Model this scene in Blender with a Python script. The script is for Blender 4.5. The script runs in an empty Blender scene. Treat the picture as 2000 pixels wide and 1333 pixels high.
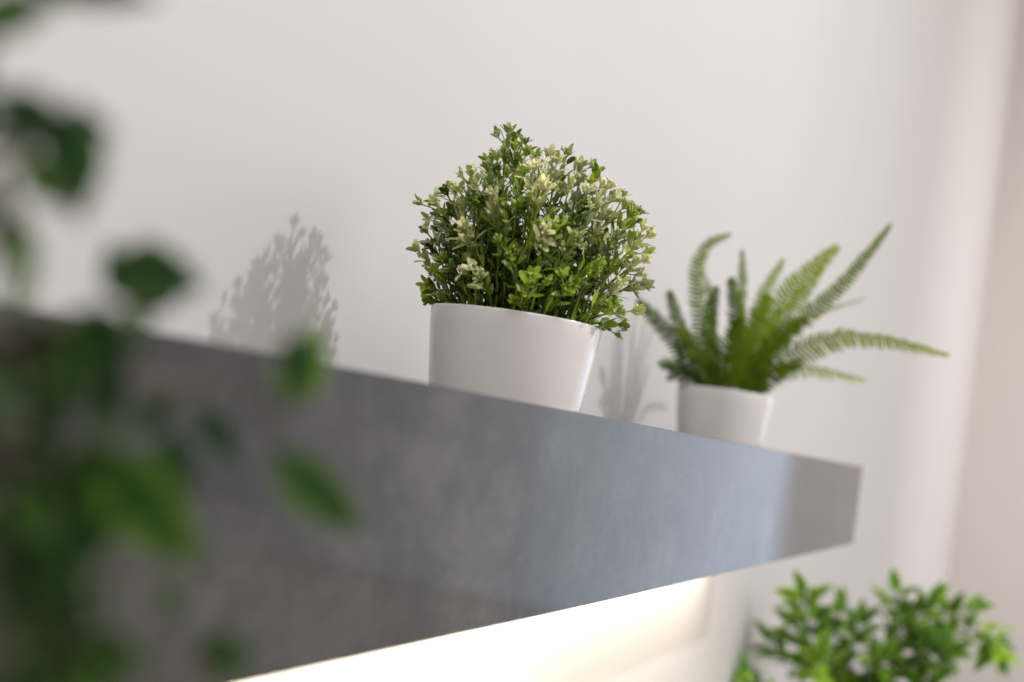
import bpy, math, random
import numpy as np
from mathutils import Vector, Matrix, noise
random.seed(7)
C = bpy.context.scene
COL = C.collection
V = Vector

# ------------------------------------------------------------------ camera
YAW, PITCH, ROLL, FPX = math.radians(23), math.atan(158/2500), math.radians(8.4), 2500.0
FW = V((math.cos(YAW)*math.cos(PITCH), math.sin(YAW)*math.cos(PITCH), math.sin(PITCH)))
R0 = V((math.sin(YAW), -math.cos(YAW), 0)); U0 = R0.cross(FW)
RT = R0*math.cos(ROLL) + U0*math.sin(ROLL); UP = RT.cross(FW)
cam = bpy.data.cameras.new('camera'); co = bpy.data.objects.new('camera', cam); COL.objects.link(co)
co.matrix_world = Matrix(((RT.x, UP.x, -FW.x, 0), (RT.y, UP.y, -FW.y, 0), (RT.z, UP.z, -FW.z, 0), (0, 0, 0, 1)))
cam.sensor_width = 36; cam.lens = 45; cam.clip_start = 0.02; cam.clip_end = 100
cam.dof.use_dof = True; cam.dof.focus_distance = 0.905; cam.dof.aperture_fstop = 3.9
C.camera = co
def P(x, y, d):      # a spot of the place, measured off the photograph at depth d metres
    return (FW + RT*((x-1000)/FPX) + UP*((666.5-y)/FPX))*d

# ------------------------------------------------------------------ world, lamps, exposure
w = bpy.data.worlds.new('World'); C.world = w; w.use_nodes = True
bg = w.node_tree.nodes['Background']; bg.inputs[0].default_value = (1.0, 0.83, 0.69, 1); bg.inputs[1].default_value = 0.27
def lamp(name, kind, loc, target, energy, color, **kw):
    l = bpy.data.lights.new(name, kind); l.energy = energy; l.color = color
    for k, v in kw.items(): setattr(l, k, v)
    o = bpy.data.objects.new(name, l); COL.objects.link(o); o.location = loc
    o.rotation_euler = (V(target)-V(loc)).to_track_quat('-Z', 'Y').to_euler(); return o
lamp('key_ceiling_lamp', 'POINT', (1.69, -1.60, 1.57), (1.0, .35, .05), 112, (0.84, 0.92, 1.0), shadow_soft_size=.036)
lamp('boxwood_front_fill', 'AREA', (-.45, -.85, 1.55), (.8, .35, .1), 26, (0.97, 0.96, 0.97), shape='RECTANGLE', size=.9, size_y=.9)  # added fill from above the camera side, brightens the boxwood front
lamp('window_daylight', 'AREA', (9.45, -2.13, .85), (0, -2.13, .85), 35, (0.54, 0.75, 1.0), shape='RECTANGLE', size=1.94, size_y=4.5)
lamp('second_window_daylight', 'AREA', (9.45, -5.12, .85), (0, -5.12, .85), 44, (0.62, 0.79, 1.0), shape='RECTANGLE', size=4.0, size_y=4.5)
lamp('room_side_fill', 'AREA', (4.9, -3.9, 1.8), (4.9, .5, .2), 156, (1.0, 0.875, 0.775), shape='RECTANGLE', size=9, size_y=2.4)  # added broad warm fill facing the wall, lifts shade under the shelf
lamp('end_wall_fill', 'AREA', (4.6, -4.3, 1.3), (9.5, -.7, .6), 56, (1.0, 0.91, 0.84), shape='RECTANGLE', size=1.2, size_y=1.2, spread=math.radians(100))  # added fill aimed to brighten the end wall
lamp('under_shelf_light', 'AREA', (.40, .46, -.128), (.40, .47, -1), 13, (1.0, 0.90, 0.72), shape='RECTANGLE', size=1.8, size_y=.02)
lamp('shelf_shadow_fill', 'AREA', (1.72, .46, -.128), (1.72, .47, -1), 3.0, (1.0, 0.90, 0.74), shape='RECTANGLE', size=.85, size_y=.02)  # added lamp, lightens the shelf's shadow on the wall past the strip
C.view_settings.view_transform = 'Standard'; C.view_settings.look = 'None'
C.view_settings.exposure = 0.07; C.view_settings.gamma = 1; C.view_settings.use_curve_mapping = False
C.render.engine = 'CYCLES'
C.cycles.max_bounces = 8; C.cycles.transparent_max_bounces = 8

# ------------------------------------------------------------------ materials
def mat(name, build):
    m = bpy.data.materials.new(name); m.use_nodes = True
    nt = m.node_tree; b = nt.nodes['Principled BSDF']; build(nt, b); return m
def N(nt, t, **kw):
    n = nt.nodes.new(t)
    for k, v in kw.items(): setattr(n, k, v)
    return n
def noise_tex(nt, scale, detail=4, mapscale=None, rough=.5):
    tc = N(nt, 'ShaderNodeTexCoord'); mp = N(nt, 'ShaderNodeMapping'); n = N(nt, 'ShaderNodeTexNoise')
    nt.links.new(tc.outputs['Object'], mp.inputs[0]); nt.links.new(mp.outputs[0], n.inputs['Vector'])
    if mapscale: mp.inputs['Scale'].default_value = mapscale
    n.inputs['Scale'].default_value = scale; n.inputs['Detail'].default_value = detail; n.inputs['Roughness'].default_value = rough
    return n
def ramp(nt, src, stops):
    r = N(nt, 'ShaderNodeValToRGB'); e = r.color_ramp.elements
    while len(e) < len(stops): e.new(.5)
    for i, (p, c) in enumerate(stops): e[i].position = p; e[i].color = (*c, 1) if len(c) == 3 else c
    nt.links.new(src, r.inputs[0]); return r
def mrange(nt, src, a, b, c, d):
    r = N(nt, 'ShaderNodeMapRange'); nt.links.new(src, r.inputs[0])
    for i, v in zip((1, 2, 3, 4), (a, b, c, d)): r.inputs[i].default_value = v
    return r
def bump(nt, b, src, strength, dist):
    bm = N(nt, 'ShaderNodeBump'); bm.inputs['Strength'].default_value = strength; bm.inputs['Distance'].default_value = dist
    nt.links.new(src, bm.inputs['Height']); nt.links.new(bm.outputs[0], b.inputs['Normal'])

def wall_paint(nt, b):
    n = noise_tex(nt, 3, 3); r = ramp(nt, n.outputs[0], [(.3, (.585, .571, .567)), (.7, (.60, .586, .582))])
    nt.links.new(r.outputs[0], b.inputs['Base Color']); b.inputs['Roughness'].default_value = .75
    n2 = noise_tex(nt, 260, 3); bump(nt, b, n2.outputs[0], .04, .001)
M_WALL = mat('wall_paint', wall_paint)
def laminate(nt, b):
    n1 = noise_tex(nt, 13, 8, (.5, 1, .8), .68); n2 = noise_tex(nt, 50, 6, (.5, 1, .6), .72)
    mx = N(nt, 'ShaderNodeMix', data_type='FLOAT'); mx.inputs[0].default_value = .36
    nt.links.new(n1.outputs[0], mx.inputs[2]); nt.links.new(n2.outputs[0], mx.inputs[3])
    r = ramp(nt, mx.outputs[0], [(.32, (.044, .042, .043)), (.5, (.074, .070, .068)), (.68, (.125, .118, .115))])
    nt.links.new(r.outputs[0], b.inputs['Base Color'])
    rr = mrange(nt, mx.outputs[0], .35, .65, .095, .04); nt.links.new(rr.outputs[0], b.inputs['Roughness']); b.inputs['IOR'].default_value = 1.2
    n3 = noise_tex(nt, 500, 3); bump(nt, b, n3.outputs[0], .010, .0002)
M_LAM = mat('concrete_laminate', laminate)
def seam(nt, b):
    n = noise_tex(nt, 50); r = ramp(nt, n.outputs[0], [(.3, (.05, .045, .042)), (.7, (.085, .08, .075))])
    nt.links.new(r.outputs[0], b.inputs['Base Color']); b.inputs['Roughness'].default_value = .5
M_EDGE = mat('laminate_edge', seam)
def plastic(nt, b):
    n = noise_tex(nt, 14, 3); r = ramp(nt, n.outputs[0], [(.3, (.70, .665, .65)), (.7, (.72, .69, .675))])
    nt.links.new(r.outputs[0], b.inputs['Base Color'])
    n2 = noise_tex(nt, 30, 4); rr = mrange(nt, n2.outputs[0], .3, .7, .16, .24); nt.links.new(rr.outputs[0], b.inputs['Roughness'])
    bump(nt, b, noise_tex(nt, 25, 2).outputs[0], .04, .002)
    b.inputs['Coat Weight'].default_value = .3; b.inputs['Coat Roughness'].default_value = .08
M_POT = mat('white_glossy_plastic', plastic)
def soil(nt, b):
    n = noise_tex(nt, 300, 5); r = ramp(nt, n.outputs[0], [(.3, (.012, .009, .006)), (.7, (.04, .03, .02))])
    nt.links.new(r.outputs[0], b.inputs['Base Color']); b.inputs['Roughness'].default_value = .95
    bump(nt, b, n.outputs[0], .8, .003)
M_SOIL = mat('potting_foam', soil)
def bark(nt, b):
    n = noise_tex(nt, 120, 5, (1, 1, .3)); r = ramp(nt, n.outputs[0], [(.3, (.05, .038, .025)), (.7, (.13, .10, .07))])
    nt.links.new(r.outputs[0], b.inputs['Base Color']); b.inputs['Roughness'].default_value = .8
M_BARK = mat('bark', bark)
# leaf colour from the vertex attribute «tint»: R pale variegation, G leaf-to-leaf variation, both also holding painted light and shade, B unused
def leafy(dark, mid, pale, rough=.42, transl=.28, ior=1.4):
    def f(nt, b):
        a = N(nt, 'ShaderNodeAttribute', attribute_name='tint'); s = N(nt, 'ShaderNodeSeparateColor')
        nt.links.new(a.outputs['Color'], s.inputs[0])
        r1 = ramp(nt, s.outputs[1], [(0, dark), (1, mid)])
        n = noise_tex(nt, 180, 3); ad = N(nt, 'ShaderNodeMath', operation='MULTIPLY_ADD')
        nt.links.new(n.outputs[0], ad.inputs[0]); ad.inputs[1].default_value = .24; ad.inputs[2].default_value = -.13
        ad2 = N(nt, 'ShaderNodeMath', operation='ADD', use_clamp=True); nt.links.new(ad.outputs[0], ad2.inputs[0]); nt.links.new(s.outputs[0], ad2.inputs[1])
        mx = N(nt, 'ShaderNodeMix', data_type='RGBA'); nt.links.new(ad2.outputs[0], mx.inputs[0])
        nt.links.new(r1.outputs[0], mx.inputs[6]); mx.inputs[7].default_value = (*pale, 1)
        nt.links.new(mx.outputs[2], b.inputs['Base Color']); b.inputs['Roughness'].default_value = rough; b.inputs['IOR'].default_value = ior
        tr = N(nt, 'ShaderNodeBsdfTranslucent'); nt.links.new(mx.outputs[2], tr.inputs[0])
        ms = N(nt, 'ShaderNodeMixShader'); ms.inputs[0].default_value = transl
        out = nt.nodes['Material Output']
        nt.links.new(b.outputs[0], ms.inputs[1]); nt.links.new(tr.outputs[0], ms.inputs[2]); nt.links.new(ms.outputs[0], out.inputs[0])
    return f
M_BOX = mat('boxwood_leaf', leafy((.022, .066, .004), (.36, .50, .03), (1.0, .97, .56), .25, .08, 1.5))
M_FERN = mat('fern_leaf', leafy((.016, .055, .003), (.17, .28, .008), (.44, .50, .05), .6, .35, 1.2))
M_FIC = mat('ficus_leaf', leafy((.008, .035, .017), (.08, .22, .02), (.46, .74, .05), .34, .30))
def strip(nt, b):
    b.inputs['Base Color'].default_value = (.85, .85, .82, 1); b.inputs['Roughness'].default_value = .4
M_STRIP = mat('lamp_housing', strip)
def floorm(nt, b):
    n = noise_tex(nt, 4, 4); r = ramp(nt, n.outputs[0], [(.3, (.40, .40, .42)), (.7, (.46, .46, .48))])
    nt.links.new(r.outputs[0], b.inputs['Base Color']); b.inputs['Roughness'].default_value = .16
M_FLOOR = mat('floor_covering', floorm)
def counterm(nt, b):
    n = noise_tex(nt, 5, 3); r = ramp(nt, n.outputs[0], [(.3, (.62, .60, .57)), (.7, (.68, .66, .63))])
    nt.links.new(r.outputs[0], b.inputs['Base Color']); b.inputs['Roughness'].default_value = .45
M_COUNTER = mat('counter_surface', counterm)

# ------------------------------------------------------------------ mesh helper
class MB:
    def __init__(s): s.v, s.f, s.m, s.c = [], [], [], []
    def add(s, vs, fs, mi=0, cs=None):
        k = len(s.v); s.v += [tuple(v) for v in vs]; s.f += [tuple(i+k for i in f) for f in fs]
        s.m += [mi]*len(fs); s.c += cs if cs else [(0, .5, 0)]*len(vs)
    def tube(s, pts, r, mi=0, sides=6, tint=(0, .5, 0)):
        n = len(pts); vs = []; rs = r if hasattr(r, '__len__') else [r]*n
        prev = None
        for i, p in enumerate(pts):
            t = (pts[min(i+1, n-1)] - pts[max(i-1, 0)]).normalized()
            a = (prev - t*prev.dot(t)) if prev is not None else t.orthogonal()
            a.normalize(); prev = a; b = t.cross(a)
            for k in range(sides):
                q = 2*math.pi*k/sides; vs.append(p + (a*math.cos(q)+b*math.sin(q))*rs[i])
        fs = [(i*sides+k, i*sides+(k+1) % sides, (i+1)*sides+(k+1) % sides, (i+1)*sides+k) for i in range(n-1) for k in range(sides)]
        fs += [tuple(range(sides))[::-1], tuple((n-1)*sides+k for k in range(sides))]
        s.add(vs, fs, mi, [tint]*len(vs) if not isinstance(tint, list) else [tint[i] for i in range(n) for _ in range(sides)])
    def lathe(s, prof, cx=0, cy=0, seg=96, mi=0):
        n = len(prof); vs = [(cx+r*math.cos(2*math.pi*k/seg), cy+r*math.sin(2*math.pi*k/seg), z) for r, z in prof for k in range(seg)]
        fs = [(i*seg+k, i*seg+(k+1) % seg, (i+1)*seg+(k+1) % seg, (i+1)*seg+k) for i in range(n-1) for k in range(seg)]
        s.add(vs, fs, mi)
    def box(s, a, b, mi=0):
        (x0, y0, z0), (x1, y1, z1) = a, b
        s.add([(x0,y0,z0),(x1,y0,z0),(x1,y1,z0),(x0,y1,z0),(x0,y0,z1),(x1,y0,z1),(x1,y1,z1),(x0,y1,z1)],
              [(0,3,2,1),(4,5,6,7),(0,1,5,4),(1,2,6,5),(2,3,7,6),(3,0,4,7)], mi)
    def leaf(s, base, d, nrm, L, W, prof, curl=.2, fold=.25, tintf=None, mi=0, rows=9, half=1):
        d = d.normalized(); nrm = (nrm - d*nrm.dot(d))
        if nrm.length < 1e-5: nrm = d.orthogonal()
        nrm.normalize(); side = d.cross(nrm); vs = []; cs = []
        ang = 0; p = V(base); dd = d.copy(); step = L/(rows-1); ks = range(-half, half+1)
        for i in range(rows):
            t = i/(rows-1); hw = W*.5*prof(t); nn = side.cross(dd)*-1
            nn = dd.cross(side)*-1
            for k in ks:
                u = k/half
                vs.append(p + side*hw*u + nn*(abs(u)*hw*fold)); cs.append(tintf(t, abs(u)) if tintf else (0, .5, 0))
            dd = (Matrix.Rotation(-curl/(rows-1)*1.0, 3, side) @ dd); p = p + dd*step
        m = len(ks); fs = [(i*m+k, i*m+k+1, (i+1)*m+k+1, (i+1)*m+k) for i in range(rows-1) for k in range(m-1)]
        s.add(vs, fs, mi, cs)
    def bud(s, c, ax, r, L, tint, mi=0):
        ax = ax.normalized(); a = ax.orthogonal().normalized(); b = ax.cross(a); vs = []
        for t, q in ((0, .35), (.3, 1), (.6, .85), (.85, .3), (1, .04)):
            for k in range(6): an = math.pi*k/3; vs.append(c + ax*L*t + (a*math.cos(an)+b*math.sin(an))*r*q)
        fs = [(i*6+k, i*6+(k+1) % 6, (i+1)*6+(k+1) % 6, (i+1)*6+k) for i in range(4) for k in range(6)]
        s.add(vs, fs, mi, [tint]*len(vs))
    def build(s, name, mats, parent=None, smooth=True):
        me = bpy.data.meshes.new(name); me.from_pydata(s.v, [], s.f)
        for m in (mats if isinstance(mats, (list, tuple)) else [mats]): me.materials.append(m)
        me.polygons.foreach_set('material_index', s.m); me.polygons.foreach_set('use_smooth', [smooth]*len(s.f))
        at = me.color_attributes.new('tint', 'FLOAT_COLOR', 'POINT')
        at.data.foreach_set('color', [x for c in s.c for x in (*c, 1)])
        me.update(); o = bpy.data.objects.new(name, me); COL.objects.link(o)
        if parent: o.parent = parent; o.matrix_parent_inverse = Matrix.Translation(-parent.location)
        return o
def thing(name, label, cat, loc, group=None):
    o = bpy.data.objects.new(name, None); COL.objects.link(o); o.location = loc; o.empty_display_size = .05
    o['label'] = label; o['category'] = cat
    if group: o['group'] = group
    return o
def bev(o, wd=.0006, seg=2):
    b = o.modifiers.new('bevel', 'BEVEL'); b.width = wd; b.segments = seg; b.limit_method = 'ANGLE'; return o
rnd = random.uniform
def rv(s=1): return V((rnd(-s, s), rnd(-s, s), rnd(-s, s)))
def bez(a, b, c, n):
    return [a*(1-t)**2 + b*2*t*(1-t) + c*t*t for t in [i/(n-1) for i in range(n)]]
def catmull(pts, n):
    q = [pts[0]*2-pts[1]] + pts + [pts[-1]*2-pts[-2]]; out = []
    for i in range(1, len(q)-2):
        for k in range(n):
            t = k/n; a, b, c, d = q[i-1], q[i], q[i+1], q[i+2]
            out.append(.5*((2*b)+(c-a)*t+(2*a-5*b+4*c-d)*t*t+(3*b-a-3*c+d)*t**3))
    return out + [pts[-1]]

# ------------------------------------------------------------------ setting
WY, FY = .50, .27                      # wall plane, face of the shelf
ZT, ZB, ZI = .0125, -.1135, -.0115     # top and bottom of the shelf face, recessed top board
FLOOR, CT = -1.42, -.52
XC = 9.5
m = MB(); m.box((-2.5, WY, FLOOR), (XC, WY+.12, 4.0)); o = m.build('wall', M_WALL, smooth=False); o['kind'] = 'structure'
m = MB(); m.box((XC+.002, -7, FLOOR), (XC+.12, WY+.12, 4.0)); o = m.build('end_wall', M_WALL, smooth=False); o['kind'] = 'structure'
m = MB(); m.box((-3, -7, FLOOR-.1), (XC+.12, WY+.12, FLOOR-.002)); o = m.build('floor', M_FLOOR, smooth=False); o['kind'] = 'structure'
# low counter below the frame, which carries the two taller plants
ct = thing('counter', 'pale low counter along the wall beneath the grey shelf', 'counter', (1.0, .25, FLOOR))
m = MB(); m.box((-.8, .0, CT-.03), (2.92, WY-.001, CT)); bev(m.build('countertop', M_COUNTER, ct, smooth=False), .002)
m = MB(); m.box((-.78, .02, FLOOR), (2.90, WY-.003, CT-.032)); m.build('cabinet', M_COUNTER, ct, smooth=False)

# ------------------------------------------------------------------ shelf
X0, X1 = -.70, 2.172
sh = thing('wall_shelf', 'thick floating wall shelf faced in mottled grey concrete look laminate', 'shelf', (0.7, .385, ZB))
m = MB(); m.box((X0, FY, ZB), (X1, FY+.018, ZT)); bev(m.build('front_panel', M_LAM, sh, smooth=False), .0005, 2)
m = MB(); m.box((X1-.018, FY+.0185, ZB), (X1, WY, ZT)); m.build('end_panel', M_LAM, sh, smooth=False)
m = MB(); m.box((X0, FY+.0185, ZI-.018), (X1-.0185, WY, ZI)); m.build('top_board', M_LAM, sh, smooth=False)
m = MB(); m.box((X0, FY+.0185, ZB+.001), (X1-.0185, WY, ZB+.017)); m.build('bottom_board', M_EDGE, sh, smooth=False)
m = MB(); m.box((-.40, .448, ZB-.010), (1.50, .472, ZB+.0005)); m.build('light_strip', M_STRIP, sh, smooth=False)

# ------------------------------------------------------------------ pots
def pot(parent, c, zb, zr, r, taper=.12, soilr=.9):
    """tapered pot with a thin rolled rim and real wall thickness; c = centre, zb base, zr rim"""
    h = zr-zb; rb = r - taper*h; t = .0019; cx, cy = c
    prof = [(0.0, zb+.001), (rb-.004, zb+.001), (rb-.0035, zb), (rb-.0012, zb), (rb-.0003, zb+.0006), (rb, zb+.0016)]
    for i in range(1, 9): q = i/9; prof.append((rb+(r-rb)*q, zb+(h-.002)*q))
    prof += [(r-.0002, zr-.0012), (r-.0003, zr-.0005), (r-.0008, zr-.0001), (r-.0013, zr-.0001), (r-.0018, zr-.0006)]
    for i in range(9): q = 1-i/8; prof.append((rb-t+(r-rb)*q, zb+.004+(h-.006)*q))
    prof.append((0.0, zb+.004))
    m = MB(); m.lathe(prof, cx, cy, 128); p = m.build('pot', M_POT, parent)
    zs = zr-.014; rs = rb-t+(r-rb)*(zs-zb)/h-.0004; m = MB()
    m.lathe([(rs, zs-.003), (rs, zs), (rs*.7, zs+.004), (rs*.35, zs+.006), (0, zs+.007)], cx, cy, 48); m.build('soil', M_SOIL, parent)
    return p

# ------------------------------------------------------------------ boxwood
def spat(t):       # spatulate leaf outline
    return max(.16, 1-((t-.63)/.385)**2)**.55 if t > .25 else .16
def sprig(parent, base, tip, ctrl, cream, dens=1.0, scale=1.0, tw=True, g0=None):
    m = MB(); L = (tip-base).length; n = 14
    pts = bez(base, ctrl, tip, n); g0 = rnd(.05, .8) if g0 is None else g0
    pts = [p + rv(.0007)*min(1, i/3) for i, p in enumerate(pts)]
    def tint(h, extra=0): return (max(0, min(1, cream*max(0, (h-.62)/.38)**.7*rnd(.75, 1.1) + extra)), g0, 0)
    m.tube(pts, [(.0011*(1-.45*i/n))*scale for i in range(n)], 0, 5, [(max(cream*.8*max(0, i/n-.75)*3, .05), min(1, g0*.5+.35), 0) for i in range(n)])
    ph = rnd(0, 6.28)
    def frame(i):
        t = (pts[min(i+1, n-1)]-pts[max(i-1, 0)]).normalized(); a = t.orthogonal().normalized(); return t, a, t.cross(a)
    def cluster(c, ax, k, s, h, q=1.0):
        ax = ax.normalized(); a = ax.orthogonal().normalized(); b = ax.cross(a)
        for j in range(k):
            an = ph + j*2.4; ra = a*math.cos(an)+b*math.sin(an); sp = rnd(.35, .95)
            g = min(1, max(0, g0+rnd(-.2, .35))); cr = tint(h)[0]; ll = rnd(.0095, .0135)*s
            m.leaf(c+ax*rnd(-.002, .0015), ax+ra*sp, ax-ra*.6, ll, ll*rnd(.30, .44), spat, rnd(-.5, .6), .3,
                   lambda t, u, g=g, cr=cr: (min(1, cr*(.5+.55*t)+.06*u), g, 0))
        for j in range(int(k*1.25*q)):
            an = rnd(0, 6.28); ra = a*math.cos(an)+b*math.sin(an); dd = (ax+ra*rnd(.2, .9)).normalized(); ll = rnd(.003, .0075)*s
            e = c+dd*ll; m.tube([c, e], .00038, 0, 4, (tint(h)[0], g0, 0))
            m.bud(e, dd, rnd(.0011, .0016)*s, rnd(.0028, .0042)*s, (min(1, tint(h)[0]+rnd(0, .22)), min(1, g0+rnd(-.15, .35)), 0))
    s0 = rnd(.0075, .0095)/dens; cnt = max(4, int(L/s0))
    for j in range(1, cnt):
        h = j/cnt; x = h*(n-1); i = int(x); p = pts[i].lerp(pts[min(i+1, n-1)], x-i); t, a, b = frame(i)
        an = ph+j*1.62
        for sg in (0, 1):
            if random.random() < .06: continue
            q = an+sg*math.pi+rnd(-.3, .3); ra = a*math.cos(q)+b*math.sin(q)
            dd = ra+t*rnd(.25, .95); ll = rnd(.0095, .0150)*scale; g = min(1, max(0, g0+rnd(-.3, .3)-(.12 if h < .5 else 0)))  # lower leaves tinted darker, painted shade inside the bush
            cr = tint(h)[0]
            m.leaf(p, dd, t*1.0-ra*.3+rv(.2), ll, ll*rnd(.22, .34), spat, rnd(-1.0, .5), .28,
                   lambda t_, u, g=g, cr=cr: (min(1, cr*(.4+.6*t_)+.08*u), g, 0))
        if tw and h > .30 and random.random() < .50:      # a short side twig
            q = an+math.pi/2; ra = a*math.cos(q)+b*math.sin(q); dd = (ra*.8+t).normalized(); ll = rnd(.008, .017)
            e = p+dd*ll; m.tube([p, p+dd*ll*.5+t*.001, e], .0005, 0, 4, (.05, g0, 0)); cluster(e, dd+t*.5, 4, .72, h)
    t, a, b = frame(n-1)
    cluster(pts[-3], t, 4, 1.0, .92, .6); cluster(pts[-1], t, 7, .85, 1.0, 1.3)
    return m.build('sprig', M_BOX, parent)

ctr1 = P(1009, 621, .9); LAT = R0; VD = V((math.cos(YAW), math.sin(YAW), 0))
bx_ = thing('potted_boxwood', 'sharp bushy boxwood with cream tipped sprigs in white pot at middle of shelf', 'potted plant', (ctr1.x, ctr1.y, ZI), 'small plants in white pots on the shelf')
pot(bx_, (ctr1.x, ctr1.y), ZI, ctr1.z, .061)
def L1(l, d, u): return ctr1 + LAT*l + VD*d + V((0, 0, u))
tips = []
# crests of the outline seen in the photograph (lateral, depth, up), metres from the rim centre
for l, d, u, c in [(-.028, .0, .127, .25), (-.034, .02, .112, 0), (.019, .005, .119, .15), (.008, .02, .120, 1), (.050, .01, .100, .3), (.058, .02, .096, .9), (.076, .0, .084, 0),
                   (-.075, .0, .070, .35), (-.048, .01, .091, 1), (-.062, .02, .081, .9), (-.084, .0, .036, .8), (-.078, -.02, .047, .3), (.086, .0, .052, .9), (.089, .01, .038, .5),
                   (.084, .0, .016, .5), (.074, -.02, .004, 0), (-.066, .0, .004, 0), (.004, -.055, .082, 1), (-.004, -.045, .095, 1), (.010, -.072, .052, .9), (.035, -.05, .085, .8),
                   (-.03, -.06, .07, .5), (.03, -.068, .05, .25), (-.045, -.055, .045, .2), (.085, -.02, .066, .6), (.080, .02, .070, .8), (0.0, .04, .115, .4), (-.055, -.03, .075, .6), (.062, -.035, .06, .2), (-.012, -.03, .108, 0), (-.05, -.03, .088, .8), (-.066, -.02, .074, 0), (-.072, .01, .062, .6), (-.018, .03, .118, .6), (-.022, -.015, .119, 0), (.03, .02, .115, .5), (.042, -.02, .103, 0), (.05, -.03, .093, 1), (.066, .0, .088, .4), (.072, -.02, .078, 0), (-.04, .0, .100, .2), (.012, -.04, .104, .7), (-.03, -.045, .088, 0), (.03, -.05, .09, .3)]:
    tips.append((l, d, u, c))
k = 0
while len(tips) < 80:
    k += 1; a = k*2.399963; z = (k % 47+.5)/47
    z = z**1.15
    rr = math.sqrt(max(0, 1-z*z)); q = rnd(.84, .98)
    l, d, u = .083*rr*math.cos(a)*q, .078*rr*math.sin(a)*q, .006+.112*z*q
    if u < .03 and abs(d) > .05 and d < 0: u = .02
    tips.append((l, d, u, 0 if random.random() < .62 else rnd(.7, 1.05)))
for l, d, u, c in tips:
    k = rnd(.40, .62); bl, bd = l*k, d*k
    rr = math.hypot(bl, bd)
    if rr > .047: bl *= .047/rr; bd *= .047/rr
    l *= .89 if l < 0 else .94; base = L1(bl, bd, -.012); tip = L1(l, d, u)
    ctrl = L1(bl*1.15+rnd(-.006, .006), bd*1.15+rnd(-.006, .006), u*.55)
    sprig(bx_, base, tip, ctrl, c, 1.15)
for i in range(20):                                       # shorter inner sprigs, tinted dark as painted shade inside the bush
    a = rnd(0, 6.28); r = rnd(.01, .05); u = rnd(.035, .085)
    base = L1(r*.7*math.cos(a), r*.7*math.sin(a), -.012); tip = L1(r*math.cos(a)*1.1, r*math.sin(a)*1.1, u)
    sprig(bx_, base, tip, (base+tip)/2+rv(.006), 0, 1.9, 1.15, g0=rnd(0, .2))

# ------------------------------------------------------------------ fern
D2 = 1.605
ctr2 = P(1417, 764, D2)
fe = thing('potted_fern', 'arching green fern in white pot near the right end of the grey shelf', 'potted plant', (ctr2.x, ctr2.y, ZI), 'small plants in white pots on the shelf')
pot(fe, (ctr2.x, ctr2.y), ZI, ctr2.z, .0605)
def frond(pts, wid, g, pale, nrm, tip_round=.0):
    m = MB(); path = catmull(pts, 14); n = len(path)
    seg = [0]
    for i in range(1, n): seg.append(seg[-1]+(path[i]-path[i-1]).length)
    T = seg[-1]; m.tube(path, [.0013*(1-.7*s/T) for s in seg], 0, 5, (.12, g, 0))
    step = .0064; s = .016; i = 0; j = 0
    while s < T-.002:
        while seg[i+1] < s: i += 1
        u = (s-seg[i])/(seg[i+1]-seg[i]); p = path[i].lerp(path[i+1], u); t = (path[min(i+2, n-1)]-path[max(i-1, 0)]).normalized()
        nn = (nrm-t*nrm.dot(t)).normalized(); sd = t.cross(nn); h = s/T
        pl = 1.5*wid*(min(1, .40+h*2.0))*(max(.12, (1-h)**(.55-.32*tip_round)))
        for sg in (-1, 1):
            dd = sd*sg+t*(.28+.25*h)-nn*.22+rv(.10); gg = min(1, max(0, g+rnd(-.15, .15)))
            m.leaf(p, dd, nn+rv(.15), pl*rnd(.88, 1.08), .0042, lambda q: .35+.65*math.sin(math.pi*min(1, .25+q*.7)), rnd(.1, .6), .2,
                   lambda q, w_, gg=gg: (min(1, pale*(.4+.6*h)+.12*w_*q), gg, 0), 0, 4)
        s += step*(1-.25*h); j += 1
    return m.build('frond', M_FERN, fe)
def F(spec, wid, g, pale, dd=(0, 0), tip=0.0, tilt=None):
    n = len(spec); pts = [P(x, y, D2+dd[0]+(dd[1]-dd[0])*(i/(n-1))) for i, (x, y) in enumerate(spec)]
    nrm = tilt if tilt else (V((0, 0, 1))*.8 - VD*.7)
    frond(pts, wid, g, pale, nrm, tip)
front = -VD+V((0, 0, .35)); 
F([(1392, 775), (1345, 700), (1290, 630), (1245, 585)], .014, .15, .05, (0, -.03), .6, front)
F([(1385, 778), (1350, 705), (1325, 625), (1306, 565)], .013, .15, .12, (0, -.05), .5, front)
F([(1400, 775), (1375, 660), (1362, 540), (1380, 480), (1428, 457)], .013, .30, .30, (0, .03), .5, front)
F([(1405, 775), (1390, 680), (1393, 600), (1378, 540)], .010, .25, .2, (.01, .07), .3, front)
F([(1425, 775), (1442, 650), (1450, 560), (1450, 486)], .011, .40, .25, (0, .05), .3, front)
F([(1420, 778), (1440, 690), (1440, 610), (1428, 540)], .015, .25, .1, (-.02, -.07), .5, front)
F([(1440, 776), (1462, 670), (1490, 580), (1532, 505)], .013, .70, .35, (0, .06), .4, front)
F([(1440, 778), (1480, 660), (1550, 560), (1640, 478)], .0165, .95, .45, (0, -.02), .7, front)
F([(1450, 778), (1490, 690), (1550, 600), (1610, 520)], .014, .8, .3, (0, .05), .5, front)
F([(1455, 780), (1520, 670), (1640, 560), (1700, 490), (1744, 434)], .014, .40, .25, (0, -.05), .1, front)
F([(1460, 776), (1520, 660), (1600, 610), (1690, 583)], .012, .5, .35, (.02, .13), .3, V((0, 0, 1)))
F([(1460, 780), (1530, 700), (1640, 655), (1750, 665), (1856, 694)], .021, .35, .50, (0, -.06), .1, V((-.1, -.25, 1))-VD*.9)
F([(1455, 785), (1520, 720), (1600, 720), (1692, 742)], .018, .5, .6, (0, .08), .3, V((0, 0, 1))-VD*.8)
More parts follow.
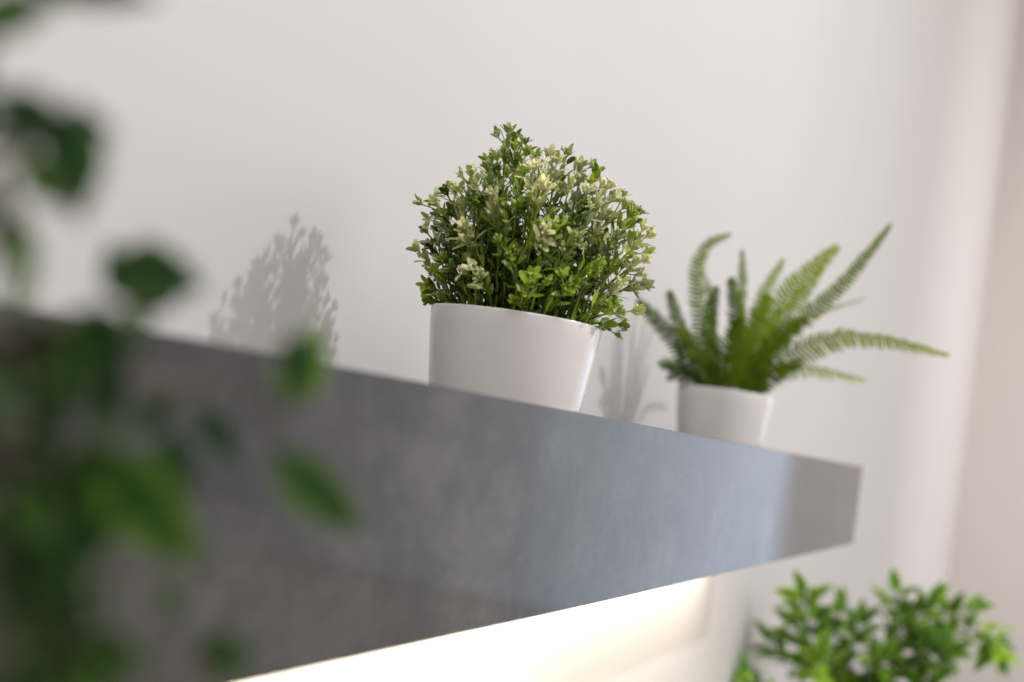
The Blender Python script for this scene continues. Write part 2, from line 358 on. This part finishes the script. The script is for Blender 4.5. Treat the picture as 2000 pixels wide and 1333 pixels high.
F([(1390, 782), (1340, 730), (1310, 710), (1285, 715)], .014, .15, .10, (-.02, -.05), .4, front)
F([(1395, 780), (1350, 730), (1325, 725), (1300, 745)], .012, .1, .05, (0, .05), .4, front)
F([(1410, 782), (1390, 720), (1350, 660), (1320, 640)], .015, .1, .15, (-.03, -.09), .5, front)
F([(1415, 782), (1405, 700), (1385, 640), (1400, 560)], .014, .2, .05, (-.03, -.06), .5, front)
F([(1430, 782), (1450, 700), (1480, 640), (1500, 575)], .017, .75, .15, (-.03, -.07), .5, front)
F([(1440, 782), (1480, 710), (1530, 650), (1580, 620)], .016, .35, .10, (-.03, -.08), .4, front)
F([(1445, 784), (1490, 745), (1530, 720), (1570, 705)], .014, .25, .1, (-.03, -.06), .4, front)
F([(1420, 784), (1420, 720), (1430, 670), (1450, 620)], .016, .55, .1, (-.03, -.05), .5, front)
F([(1405, 780), (1400, 720), (1370, 690), (1340, 690)], .014, .15, .1, (-.03, -.08), .5, front)
F([(1450, 782), (1470, 735), (1490, 690), (1525, 600)], .014, .4, .1, (0, .03), .5, front)

# ------------------------------------------------------------------ ficus
def ovate(t):
    if t < .06: return .12
    u = (t-.06)/.94; return max(.03, (math.sin(math.pi*u**.72)**.85)*(1-.25*u))
def fleaf(m, base, tip, nrm, wid=.5, g=.4, pale=.5, curl=.35):
    d = tip-base; L = d.length*1.03
    def tf(t, u): return (min(1, pale*(u**2.2)*.95 + pale*.35*max(0, t-.75)*4*.5 + (pale-1 if pale > 1 else 0)), g, 0)
    m.leaf(base, Matrix.Rotation(curl*.5, 3, d.cross(nrm).normalized())@d if d.cross(nrm).length > 1e-6 else d, nrm, L, L*wid, ovate, curl, .22, tf, 1, 10, 3)
def twig(m, pts, r0, r1=.0005, n=6):
    path = catmull(pts, n); k = len(path); m.tube(path, [r0+(r1-r0)*i/(k-1) for i in range(k)], 0, 6); return path

def ficus(label, loc, stems, zbase, potr=.065, poth=.11):
    t = thing('potted_ficus', label, 'potted plant', (loc[0], loc[1], zbase), 'variegated ficus plants below the shelf')
    pot(t, loc, zbase, zbase+poth, potr)
    return t
# near plant, on the counter in front of the shelf, at the left edge of the photograph
b1 = P(-120, 900, .235)
NP = (b1.x-.035, b1.y-.055)
nf = ficus('tall leafy ficus very near and fully blurred at left edge, before the shelf', NP, None, CT)
s0 = V((NP[0], NP[1], CT+.09))
trunk = MB()
tr_path = twig(trunk, [s0, s0+V((.004, .006, .12)), P(-110, 1500, .235)*.5+ (s0+V((.002, 0, .22)))*.5, P(-90, 1150, .22), P(-80, 800, .215), P(-60, 450, .22), P(-40, 120, .225)], .0045, .0016, 8)
trunk.build('trunk', [M_BARK, M_FIC], nf)
CAMN = -FW
NS = .70     # how near the plant stands
def near_branch(pts, leaves):
    """pts: the branch in (x,y,d); leaves: base, tip (x,y), depth, width ratio, shade, paleness, normal tilt"""
    m = MB(); path = twig(m, [P(p[0], p[1], p[2]*NS) for p in pts], .0015)
    for (bx, by, tx, ty, d, wd, g, pale) in leaves:
        B = P(bx, by, d*NS); T = P(tx, ty, (d+rnd(-.008, .008))*NS); T = B+(T-B)*1.06
        j = min(range(len(path)), key=lambda i: (path[i]-B).length)
        q = path[j]; m.tube([q, (q+B)/2+V((0, 0, .002)), B], [.0007, .0006, .0005], 0, 5)
        fleaf(m, B, T, CAMN+rv(.45), wd, g*.45, pale*.38, rnd(.1, .5))  # darker, less pale tint stands in for dimmer light on this plant
    return m.build('branch', [M_BARK, M_FIC], nf)
near_branch([(-60, 420, .31), (20, 330, .325), (90, 250, .335), (150, 225, .34)],
            [(140, 215, 150, 420, .335, .62, .25, .5), (130, 235, -40, 190, .33, .55, .2, .2), (60, 260, -60, 280, .325, .5, .15, .15), (165, 215, 215, 270, .34, .6, .15, .3),
             (40, 300, 110, 400, .345, .5, .7, .9), (20, 330, -30, 400, .33, .5, .2, .2), (80, 230, 180, 300, .33, .7, .1, .1)])
near_branch([(-50, 200, .31), (-20, 60, .315), (10, -40, .32)],
            [(-60, 60, 110, 0, .325, .6, .3, .6), (-40, 20, 50, 40, .31, .6, .35, .6), (60, -40, 300, -5, .34, .30, .2, .2)])
near_branch([(-60, 520, .31), (0, 450, .325), (40, 440, .335), (60, 520, .34)],
            [(40, 440, -10, 520, .34, .5, .8, 1.0), (30, 420, 60, 560, .335, .45, .8, .8), (0, 370, 30, 470, .33, .6, .2, .2), (55, 520, 20, 600, .34, .5, .7, .8)])
near_branch([(-80, 780, .30), (40, 700, .325), (170, 640, .35), (250, 600, .375), (270, 560, .385)],
            [(255, 590, 215, 480, .38, .7, .3, .35), (215, 510, 385, 560, .375, .75, .25, .35), (250, 600, 370, 520, .38, .66, .2, .15), (260, 600, 285, 650, .385, .8, .8, .8), (180, 650, 240, 790, .36, .55, .1, .1),
             (150, 650, 130, 780, .35, .6, .25, .3), (100, 680, 20, 800, .34, .6, .2, .2), (60, 690, 120, 840, .335, .6, .3, .3), (30, 700, -40, 640, .33, .6, .25, .3), (40, 650, 120, 720, .335, .6, .15, .1),
             (90, 660, 10, 610, .33, .6, .2, .2)])
near_branch([(-60, 900, .30), (100, 780, .34), (230, 740, .37), (330, 745, .40), (430, 760, .415), (520, 770, .42)],
            [(560, 790, 620, 640, .41, .62, .6, .8), (590, 790, 560, 660, .415, .5, .15, .1), (390, 790, 460, 900, .41, .45, .12, .15), (340, 770, 250, 850, .40, .45, .12, .15), (340, 840, 350, 1010, .385, .55, .15, .15),
             (535, 885, 700, 1035, .41, .46, .25, .55), (230, 750, 190, 860, .37, .5, .15, .2)])
near_branch([(-70, 1000, .30), (60, 930, .335), (180, 880, .36), (280, 900, .375)],
            [(190, 870, 370, 1090, .36, .58, .7, .85), (200, 870, 260, 1010, .365, .5, .75, .8), (290, 960, 390, 1070, .375, .5, .8, 1.1), (120, 890, 60, 1060, .345, .6, .2, .2), (90, 900, 190, 1080, .34, .6, .25, .3), (40, 930, -30, 1080, .33, .6, .25, .25),
             (20, 900, 30, 1000, .33, .6, .15, .1), (130, 880, 110, 960, .35, .7, .1, .1), (60, 850, -40, 930, .325, .6, .2, .2)])
near_branch([(-70, 1200, .30), (60, 1160, .335), (200, 1120, .365), (320, 1140, .385)],
            [(320, 1140, 350, 1200, .385, .5, .7, .6), (80, 1150, 30, 1290, .34, .6, .2, .25), (120, 1140, 180, 1260, .35, .6, .2, .25), (30, 1150, 110, 1030, .33, .6, .25, .3), (60, 1170, -30, 1190, .33, .6, .2, .3), (200, 1120, 200, 1210, .365, .4, .4, .3),
             (150, 1110, 240, 1000, .355, .5, .35, .5)])
near_branch([(-70, 1420, .30), (80, 1330, .34), (220, 1290, .37), (360, 1310, .39), (440, 1320, .40)],
            [(385, 1310, 490, 1270, .40, .85, .2, .2), (400, 1330, 440, 1230, .40, .7, .25, .2), (90, 1330, 180, 1400, .34, .6, .75, .9), (120, 1260, 60, 1400, .345, .55, .35, .5), (160, 1230, 230, 1370, .355, .55, .12, .1), (60, 1260, 130, 1250, .34, .7, .08, .05),
             (40, 1280, -30, 1400, .33, .6, .3, .4), (200, 1290, 140, 1220, .36, .6, .1, .1), (20, 1230, 80, 1310, .33, .6, .2, .2)])
def fill_branch(pts, n, x0, x1, y0, y1):       # inner leaves of the near plant, shade put into a dark tint
    m = MB(); path = twig(m, [P(p[0], p[1], p[2]*NS) for p in pts], .0015)
    for i in range(n):
        q = path[int(len(path)*(i+.5)/n)]; x, y = rnd(x0, x1), rnd(y0, y1); d = (.325+.04*max(0, x)/250+rnd(-.015, .008))*NS
        B = P(x, y, d); a = rnd(.2, 2.6); T = P(x+130*math.cos(a), y+130*math.sin(a), d+rnd(-.01, .005))
        m.tube([q, (q+B)/2+rv(.003), B], [.0007, .0006, .0005], 0, 5)
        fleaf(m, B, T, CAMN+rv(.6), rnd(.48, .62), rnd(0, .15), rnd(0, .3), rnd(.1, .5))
    return m.build('branch', [M_BARK, M_FIC], nf)
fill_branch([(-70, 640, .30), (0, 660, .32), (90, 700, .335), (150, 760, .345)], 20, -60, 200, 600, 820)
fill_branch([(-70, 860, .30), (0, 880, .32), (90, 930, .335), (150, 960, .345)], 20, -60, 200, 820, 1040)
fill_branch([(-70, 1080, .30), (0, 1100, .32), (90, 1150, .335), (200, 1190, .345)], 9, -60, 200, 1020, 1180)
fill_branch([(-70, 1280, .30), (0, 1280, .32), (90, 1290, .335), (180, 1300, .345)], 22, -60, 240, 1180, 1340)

# far plant, lower right, on the same counter
D3 = 2.5
fb = P(1690, 1400, D3)
ff = ficus('bright leafy ficus of lime edged leaves standing below the right end of the shelf', (fb.x, fb.y), None, CT)
s1 = V((fb.x, fb.y, CT+.09))
hub = P(1660, 1450, D3)
tk = MB(); 
for a in range(3): twig(tk, [s1+V((.012*math.cos(a*2.1), .012*math.sin(a*2.1), 0)), (s1+hub)/2+rv(.012), hub+rv(.012)], .004, .0028)
tk.build('trunk', [M_BARK, M_FIC], ff)
def far_branch(pts, dd, nleaf, palef=.6, spread=1.0):
    nleaf = int(nleaf*2.1); palef *= 1.35  # paler tint stands in for stronger light on this plant
    m = MB(); n = len(pts); P3 = [hub+rv(.01)] + [P(x, y, D3+dd*(i+1)/n) for i, (x, y) in enumerate(pts)]
    path = twig(m, P3, .0028, .0008, 8); K = len(path)
    for i in range(nleaf):
        h = .30+.70*(i+.5)/nleaf; j = min(K-2, int(h*(K-1))); p = path[j]; t = (path[j+1]-path[max(0, j-1)]).normalized()
        sd = t.orthogonal().normalized(); an = i*2.4+rnd(-.4, .4); ra = Matrix.Rotation(an, 3, t)@sd
        dd_ = (t*rnd(.3, .9)+ra*spread+V((0, 0, rnd(-.35, .15)))).normalized(); b = p+dd_*.006
        m.tube([p, b], .0006, 0, 4)
        fleaf(m, b, b+dd_*rnd(.044, .062), V((0, 0, 1))+rv(.5)-VD*.5, rnd(.42, .56), random.random()**1.1, rnd(.2, 1.4)*palef+(.45 if random.random() < .16 else 0), rnd(.2, .9))
    p = path[-1]; t = (path[-1]-path[-3]).normalized()
    for q in (-.4, .5): fleaf(m, p, p+(t+rv(.4)).normalized()*rnd(.050, .060), V((0, 0, 1))-VD+rv(.3), .5, rnd(.2, .9), rnd(.5, 1.1), .3)
    return m.build('branch', [M_BARK, M_FIC], ff)
for pts, dd, nl, pf in [([(1560, 1410), (1470, 1350), (1415, 1310)], -.05, 13, .7), ([(1600, 1380), (1540, 1300), (1505, 1255)], .02, 8, .4), ([(1620, 1340), (1590, 1230), (1570, 1165)], -.03, 15, .7),
                        ([(1640, 1340), (1630, 1260), (1640, 1200)], .03, 13, .8), ([(1700, 1340), (1735, 1230), (1750, 1160)], .05, 10, .5), ([(1700, 1330), (1760, 1240), (1815, 1180)], 0, 15, .7),
                        ([(1720, 1330), (1800, 1230), (1885, 1190)], .04, 16, .6), ([(1740, 1330), (1850, 1250), (1930, 1240), (1945, 1275)], -.03, 14, .9), ([(1660, 1340), (1665, 1270), (1680, 1220)], -.02, 9, .6), ([(1610, 1370), (1570, 1290), (1550, 1225)], .03, 9, .6), ([(1700, 1370), (1790, 1290), (1850, 1275)], -.07, 15, .35),
                        ([(1640, 1390), (1620, 1320), (1600, 1290)], -.07, 11, .8), ([(1680, 1390), (1700, 1320), (1720, 1290)], -.05, 10, .6), ([(1740, 1400), (1780, 1350), (1820, 1330)], -.05, 12, .8), ([(1560, 1420), (1500, 1380), (1450, 1370)], .04, 11, .8)]:
    far_branch(pts, dd, nl, pf)
